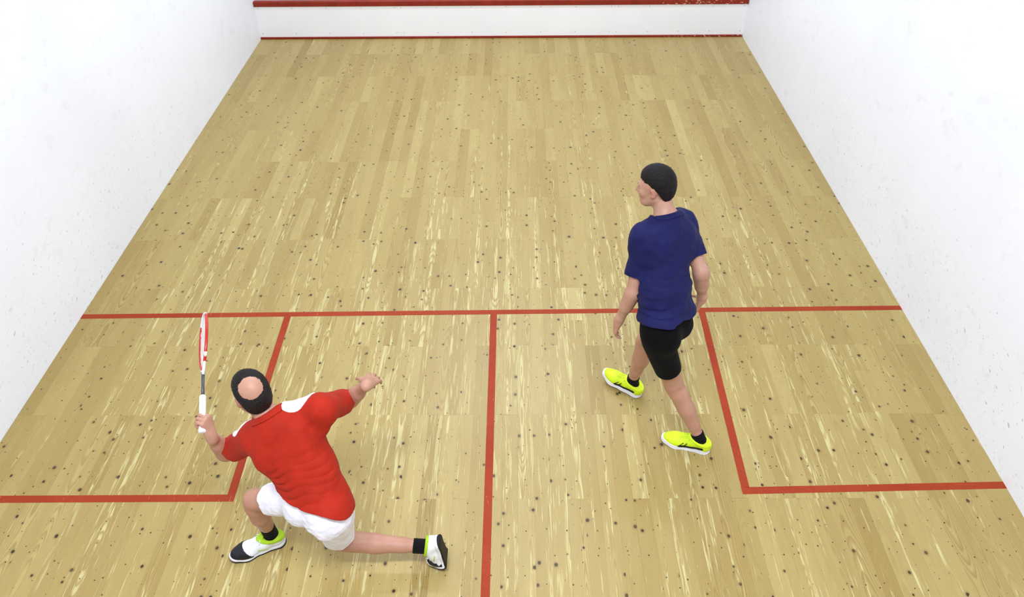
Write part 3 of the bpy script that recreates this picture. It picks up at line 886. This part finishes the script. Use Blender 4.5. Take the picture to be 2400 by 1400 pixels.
def wear_shorts(body, BF, J, tor, mat, leg, wrinkle, wid=1.0, H=0.0045):
    pr = [tor[0]] + tor[-8:]
    core = [el(J['P'] + J['pu'] * 0.02, (0.164, 0.120, 0.15), np.stack([J['pr'], J['pf'], J['pu']]))]
    for s, sg in (('L', -1), ('R', 1)):
        core.append(el(J['hip' + s] - J['pf'] * 0.055 - J['pu'] * 0.01 - J['pr'] * sg * 0.01, (0.092, 0.088, 0.102), np.stack([J['pr'], J['pf'], J['pu']]), 0.05))
    legs = {}
    for s in 'LR':
        a, b = J['hip' + s], J['kn' + s]; d = unit(b - a); e = a + d * np.linalg.norm(b - a) * leg[s]
        legs[s] = (rc(a, e + d * 0.06, 0.098 * wid, 0.090 * wid), d, e)
    lo, hi = bounds(core + [legs['L'][0], legs['R'][0]], 0.04)
    F = on_grid(BF, lo, hi)
    F.add(core, 0.05)
    for s in 'LR':
        prim, d, e = legs[s]
        F.add([capped(prim, [(e, d)])], 0.035)
    F.apply(lambda x, y, z, d: d + waves(x, y, z, wrinkle[0], 0.10) * wrinkle[1] + waves(x, y, z, wrinkle[0] + 3, 0.045) * wrinkle[1] * 0.4)
    over_body(F, BF, 0.006, 0.014)
    for s in 'LR':
        prim, d, e = legs[s]; a = J['hip' + s]
        F.cut([rc(e - d * 0.025, e + d * 0.05, 0.078 * wid, 0.084 * wid)], 0.004)
    top = J['P'] + J['pu'] * 0.12
    F.apply(lambda x, y, z, g: np.maximum(g, (x - top[0]) * J['pu'][0] + (y - top[1]) * J['pu'][1] + (z - top[2]) * J['pu'][2]), 0.3)
    # tucked under the shirt: nothing of the shorts comes through it above the hem
    slo, sn, sg = J['shirtF']; a = np.round((F.lo - slo) / F.h).astype(int); i0 = np.maximum(a, 0); i1 = np.minimum(a + F.n, sn)
    sb = tuple(slice(int(p), int(q)) for p, q in zip(i0, i1)); sf = tuple(slice(int(p), int(q)) for p, q in zip(i0 - a, i1 - a))
    ax = [(F.lo[i] + F.h * np.arange(F.n[i])).astype(np.float32)[sf[i]] for i in range(3)]
    X, Y, Z = np.meshgrid(*ax, indexing='ij', sparse=True); h0, pu = J['hem']
    above = (X - h0[0]) * pu[0] + (Y - h0[1]) * pu[1] + (Z - h0[2]) * pu[2]
    F.g[sf] = np.where(above > -0.004, np.maximum(F.g[sf], sg[sb] + 0.007), F.g[sf])
    return soft_mesh('shorts', *F.mesh(), mat, body, 1)

def wear_sock(body, BF, J, s, height, H=0.003):
    an, kn = J['an' + s], J['kn' + s]; d = unit(kn - an)
    ff, fu = unit(J['ff' + s]), unit(J['fu' + s])
    pr = [rc(an - fu * 0.008, an + d * height, 0.040, 0.041), rc(an - fu * 0.015, an + ff * 0.04 - fu * 0.050, 0.031, 0.024), rc(an - fu * 0.02 - ff * 0.010, an - fu * 0.035 - ff * 0.015, 0.030, 0.026)]
    lo, hi = bounds(pr, 0.02)
    F = on_grid(BF, lo, hi)
    F.add(pr, 0.02)
    over_body(F, BF, 0.004, 0.008)
    e = an + d * height
    F.apply(lambda x, y, z, g: np.maximum(g, (x - e[0]) * d[0] + (y - e[1]) * d[1] + (z - e[2]) * d[2]), 0.3)
    F.apply(lambda x, y, z, g: g + 0.0012 * np.sin(((x - an[0]) * d[0] + (y - an[1]) * d[1] + (z - an[2]) * d[2]) * 2 * math.pi / 0.016))
    return soft_mesh('sock', *F.mesh(), M_SOCK, body, 1)

def wear_hair(body, J, bald=None, H=0.003, thick=0.012):
    hc = J['head']; f, u, r = frame(J['hf'], J['hu']); R3 = np.stack([r, f, u])
    P = lambda R, Fw, U: hc + r * R + f * Fw + u * U
    cap = [el(P(0, -0.012, 0.032), (0.076 + thick * .7, 0.096 + thick * .8, 0.090 + thick), R3), el(P(0, -0.055, -0.020), (0.066, 0.052, 0.075), R3, 0.03)]
    lo, hi = bounds(cap, 0.02)
    F = Field(lo, hi, H); F.add(cap, 0.03)
    def shape(x, y, z, g):
        q = np.stack([x - hc[0], y - hc[1], z - hc[2]], 1)
        a, b, c = q @ r, q @ f, q @ u
        # hairline: above the brow, in front of and round the ears, down to the nape
        line = np.where(b > 0.02, 0.052 + (b - 0.02) * 0.22 - np.abs(a) * 0.10, np.where(b > -0.035, 0.052 - (0.02 - b) * 1.05, -0.0065 - (-0.035 - b) * 2.3))
        line = np.maximum(line, -0.082) + 0.005 * waves(a, b, c * 0.3, 15, 0.02)
        e = np.clip(1 - (c - line) / 0.035, 0, 1); g = g + 0.0085 * e * e
        g = np.maximum(g, (line - c) * 0.75)
        g = g + 0.0016 * waves(a * 2.2, b * 0.5, c * 1.4, 5, 0.014) + 0.0012 * waves(a * 2.0, b * 0.6, c, 8, 0.009)
        if bald is not None:
            d = np.linalg.norm(q / np.linalg.norm(q, axis=1)[:, None] - unit(bald[0]), axis=1)
            t = np.clip((bald[1] + 0.34 - d) / 0.42, 0, 1); g = g + 0.0135 * t * t * (3 - 2 * t) + 0.002 * t * waves(x, y, z, 12, 0.012)
            g = np.maximum(g, (bald[1] - 0.06 - d) * 0.09)
        return g
    F.apply(shape, 0.2)
    return soft_mesh('hair', *F.mesh(), J['hairm'], body, 1)

def spine(J, yaw_f, pel_f, pel_side):
    """fills in the torso and pelvis frames"""
    up = unit(J['N'] - J['P'])
    sr = unit(J['shR'] - J['shL']); sr = unit(sr - up * np.dot(sr, up))
    J['u'] = up; J['r'] = sr; J['f'] = np.cross(up, sr)
    pr = unit(J['hipR'] - J['hipL']); pu = unit(up * 0.6 + V3(0, 0, 0.4)); pu = unit(pu - pr * np.dot(pu, pr))
    J['pr'] = pr; J['pu'] = pu; J['pf'] = np.cross(pu, pr)
    J['waist'] = J['P'] + (J['N'] - J['P']) * 0.30

# ---------------- the player in blue, walking away to the left
B = {k: C(v) for k, v in dict(hipL=(.992, 6.725, .95), hipR=(1.090, 6.590, .95), anL=(1.360, 6.792, .10), knL=(1.161, 6.693, .486), anR=(.988, 6.301, .11), knR=(1.019, 6.364, .55),
     P=(1.040, 6.640, .99), N=(1.043, 6.365, 1.505), shL=(.902, 6.455, 1.420), shR=(1.148, 6.318, 1.420), elL=(.869, 6.547, 1.129), wrL=(.805, 6.526, .878), elR=(1.249, 6.485, 1.222), wrR=(1.300, 6.445, .981),
     head=(.968, 6.285, 1.668)).items()}
B['hf'] = C((-.87, -.46, -.16)); B['hu'] = C((-.22, -.10, .97))
spine(B, 0, 0, 0)
B['neckline'] = 0.03; B['hemside'] = 0.22
def knee_back(J, s):
    a, b, c = J['hip' + s], J['kn' + s], J['an' + s]
    v = (a + c) / 2 - b
    d = unit(c - b); v = v - d * np.dot(v, d)
    ref = -J['pf'] - d * np.dot(-J['pf'], d)
    return unit(ref * 0.3 + v * (1 if np.linalg.norm(v) > 0.02 else 0) + ref * 0.02)
for s in 'LR': B['back' + s] = knee_back(B, s)
B['ffL'] = C((-.93, -.36, 0)); B['fuL'] = V3(0, 0, 1)
B['ffR'] = C((-.80, -.58, .12)); B['fuR'] = V3(0, 0, 1)
B['hairm'] = M_HAIR
dL = unit(C((.783, 6.505, .731)) - B['wrL']); dR = unit(C((1.284, 6.421, .864)) - B['wrR'])
hands = hand_prims(B['wrL'], dL, C((.75, .1, .2)), C((-.3, -.9, -.1)), (0.30, 0.36, 0.42, 0.50), 0.3) \
      + hand_prims(B['wrR'], dR, C((-.75, -.3, -.1)), C((-.2, -.9, .2)), (0.75, 0.8, 0.85, 0.9), 0.5)
body, F, tor = build_person(B, hands, M_SKIN_A, 'dark-haired man in blue shirt and black shorts walking away, yellow shoes')
wear_shirt(body, F, B, tor, M_BLUE, dict(L=0.68, R=0.68), -0.022, (21, 0.0075, 0.010, 0.3))
wear_shorts(body, F, B, tor, M_BLACK, dict(L=0.64, R=0.58), (31, 0.004), 0.84)
for s in 'LR': wear_sock(body, F, B, s, 0.055)
wear_hair(body, B)
make_shoe(body, C((1.362, 6.792, 0.001)), C((-.93, -.36, 0)), V3(0, 0, 1), 1, 'yellow')
make_shoe(body, C((.990, 6.303, 0.012)), C((-.80, -.58, .12)), C((.09, .07, 1)), -1, 'yellow')

# ---------------- the player in red, lunging to the left with the racket raised
R_ = {k: C(v) for k, v in dict(hipL=(-.870, 7.625, .680), hipR=(-.710, 7.710, .675), anL=(-1.220, 7.467, .11), knL=(-1.204, 7.522, .51), anR=(-.303, 7.601, .178), knR=(-.785, 7.590, .23),
     P=(-.795, 7.665, .715), N=(-.995, 7.454, 1.08), shL=(-1.119, 7.471, .96), shR=(-.752, 7.416, 1.12), elL=(-1.320, 7.407, .761), wrL=(-1.318, 7.475, .985), elR=(-.688, 7.200, .937), wrR=(-.554, 7.280, 1.140),
     head=(-1.086, 7.395, 1.212)).items()}
R_['hf'] = C((-.70, -.70, -.12)); R_['hu'] = C((-.08, -.09, .99))
spine(R_, 0, 0, 0)
R_['neckline'] = 0.052
R_['slim'] = 0.80; R_['waist'] = R_['waist'] + R_['r'] * 0.025
for s in 'LR': R_['back' + s] = knee_back(R_, s)
R_['ffL'] = C((-.925, .375, 0)); R_['fuL'] = V3(0, 0, 1)
R_['ffR'] = C((.12, .0, -.99)); R_['fuR'] = C((-.98, 0, -.12))
R_['hairm'] = M_HAIR2
RK_TIP = C((-1.482, 6.853, 1.227)); RK_BUTT = C((-1.340, 7.497, 1.038))
ra = unit(RK_TIP - RK_BUTT)
hL = unit(C((-1.335, 7.440, 1.070)) - R_['wrL'])
hands = hand_prims(R_['wrL'], hL, C((-.85, -.25, .15)), ra, (1.15, 1.2, 1.2, 1.2), 0.7) \
      + hand_prims(R_['wrR'], unit(C((-.515, 7.10, 1.06)) - R_['wrR']), C((-.2, -.2, -.9)), C((-.7, -.3, .3)), (0.25, 0.2, 0.25, 0.35), 0.25, 0.12)
body, F, tor = build_person(R_, hands, M_SKIN_B, 'balding man in red shirt and white shorts lunging with a raised racket')
def panel(sh, sgn):
    J = R_
    if sgn > 0: c = J['N'] + (J[sh] - J['N']) * 0.56 + J['f'] * 0.030 + J['u'] * 0.05; rad = 0.098
    else: c = J[sh] + (J['elL'] - J[sh]) * 0.10 + J['f'] * 0.048 + J['u'] * 0.055; rad = 0.085
    return lambda X, Y, Z: np.sqrt(((X - c[0]) ** 2 + (Y - c[1]) ** 2 + (Z - c[2]) ** 2)) - rad
wear_shirt(body, F, R_, tor, M_RED, dict(L=0.70, R=0.75), -0.015, (41, 0.0045, 0.014, -0.3), 0.42, patches=[('shoulder_panel', M_WHITEC, panel('shL', -1)), ('shoulder_panel', M_WHITEC, panel('shR', 1))])
wear_shorts(body, F, R_, tor, M_WHITEC, dict(L=0.70, R=0.80), (51, 0.0065), 0.93)
for s in 'LR': wear_sock(body, F, R_, s, 0.075)
bd = C((.25, .45, .86))
wear_hair(body, R_, (bd, 0.47))
make_shoe(body, C((-1.222, 7.480, 0.001)), C((-.925, .375, 0)), V3(0, 0, 1), 1, 'white')
make_shoe(body, C((-.303, 7.601, .178)) + 0.085 * C((.98, 0, .12)), C((.12, 0, -.99)), C((-.98, 0, -.12)), -1, 'white', 1.15)

# ---------------- racket
def tube(pts, rad, seg=8, closed=False):
    pts = [np.asarray(p, float) for p in pts]; n = len(pts); V = []; Fc = []
    t0 = unit(pts[1] - pts[0]); nrm = unit(np.cross(t0, V3(0.3, 0.5, 0.81)))
    for i, p in enumerate(pts):
        a = pts[(i - 1) % n] if (closed or i) else p; b = pts[(i + 1) % n] if (closed or i < n - 1) else p
        t = unit(b - a); nrm = unit(nrm - t * np.dot(nrm, t)); bn = np.cross(t, nrm)
        rr = rad[i] if hasattr(rad, '__len__') else rad
        for k in range(seg):
            an = 2 * math.pi * k / seg; V.append(p + (nrm * math.cos(an) + bn * math.sin(an)) * rr)
    for i in range(n if closed else n - 1):
        j = (i + 1) % n
        for k in range(seg):
            k2 = (k + 1) % seg; Fc.append((i * seg + k, i * seg + k2, j * seg + k2, j * seg + k))
    if not closed: Fc += [tuple(range(seg))[::-1], tuple((n - 1) * seg + k for k in range(seg))]
    return V, Fc
RK = bpy.data.objects.new('squash_racket', None); COL.objects.link(RK); RK.location = RK_BUTT
tag(RK, 'red and white squash racket held up by the player in red', 'racket')
view = unit(V3(1.6, -3.0, 2.8)); wd = unit(view - ra * np.dot(view, ra)); lat = np.cross(ra, wd)
wd = unit(wd * math.cos(0.17) + lat * math.sin(0.17)); nn = np.cross(ra, wd)
def rk_part(name, geo, m, smooth=True):
    v, f = geo
    me = mesh_from(name, v, f)
    if smooth:
        for p in me.polygons: p.use_smooth = True
    return link(name, me, m, RK)
M_RKR = painted('red_racket_lacquer', (186, 34, 30), 0.25, 0.5); M_RKW = painted('white_racket_lacquer', (232, 232, 234), 0.25, 0.5); M_RKG = painted('grey_graphite', (70, 70, 74), 0.35, 0.5)
M_GRIP = cloth_mat('white_grip_tape', (234, 233, 234), 0.7, 500); M_STR = painted('pale_string', (224, 218, 206), 0.4, 0.4)
def hp_(t):      # rim of the head, a rounded drop
    return ra * (0.520 + 0.160 * math.cos(t)) + wd * (0.104 * math.sin(t) * (1 + 0.10 * math.cos(t)))
arc = lambda a, b, n: [hp_(a + (b - a) * i / n) for i in range(n + 1)]
rk_part('head_frame', tube(arc(0.62, 2 * math.pi - 0.62, 40), 0.0078, 10), M_RKR)
rk_part('bumper', tube(arc(-0.63, 0.63, 16), 0.0090, 10), M_RKW)
for s in (-1, 1):
    e = ra * 0.415 + wd * s * 0.078
    rk_part('throat_arm', tube([ra * 0.322 + wd * s * 0.004, ra * 0.345 + wd * s * 0.014, ra * 0.375 + wd * s * 0.042, e], [0.0075, 0.0075, 0.0072, 0.0072], 10), M_RKW)
rk_part('shaft', tube([ra * 0.19, ra * 0.26, ra * 0.335], [0.0090, 0.0078, 0.0092], 12), M_RKG)
gp = [ra * q for q in (0.0, 0.004, 0.014, 0.022)] + [ra * (0.03 + 0.006 * i) for i in range(29)] + [ra * 0.204]
rk_part('grip', tube(gp, [0.014, 0.0185, 0.0185, 0.0165] + [0.0158 + 0.0006 * (i % 2) for i in range(29)] + [0.011], 14), M_GRIP)['label'] = 'white wrapped grip'
sv, sf = [], []
def string(a, b):
    v, f = tube([a, b], 0.0009, 4); o = len(sv); sv.extend(v); sf.extend(tuple(q + o for q in t) for t in f)
for i in range(-6, 7):
    x = i * 0.0150; c = math.sqrt(max(0, 1 - (x / 0.104) ** 2)); string(ra * (0.520 - 0.158 * c) + wd * x, ra * (0.520 + 0.158 * c) + wd * x)
for i in range(-9, 10):
    y = i * 0.0165; c = math.sqrt(max(0, 1 - (y / 0.160) ** 2)); string(ra * (0.520 + y) - wd * 0.103 * c, ra * (0.520 + y) + wd * 0.103 * c)
st = rk_part('strings', (sv, sf), M_STR, False); st['kind'] = 'stuff'
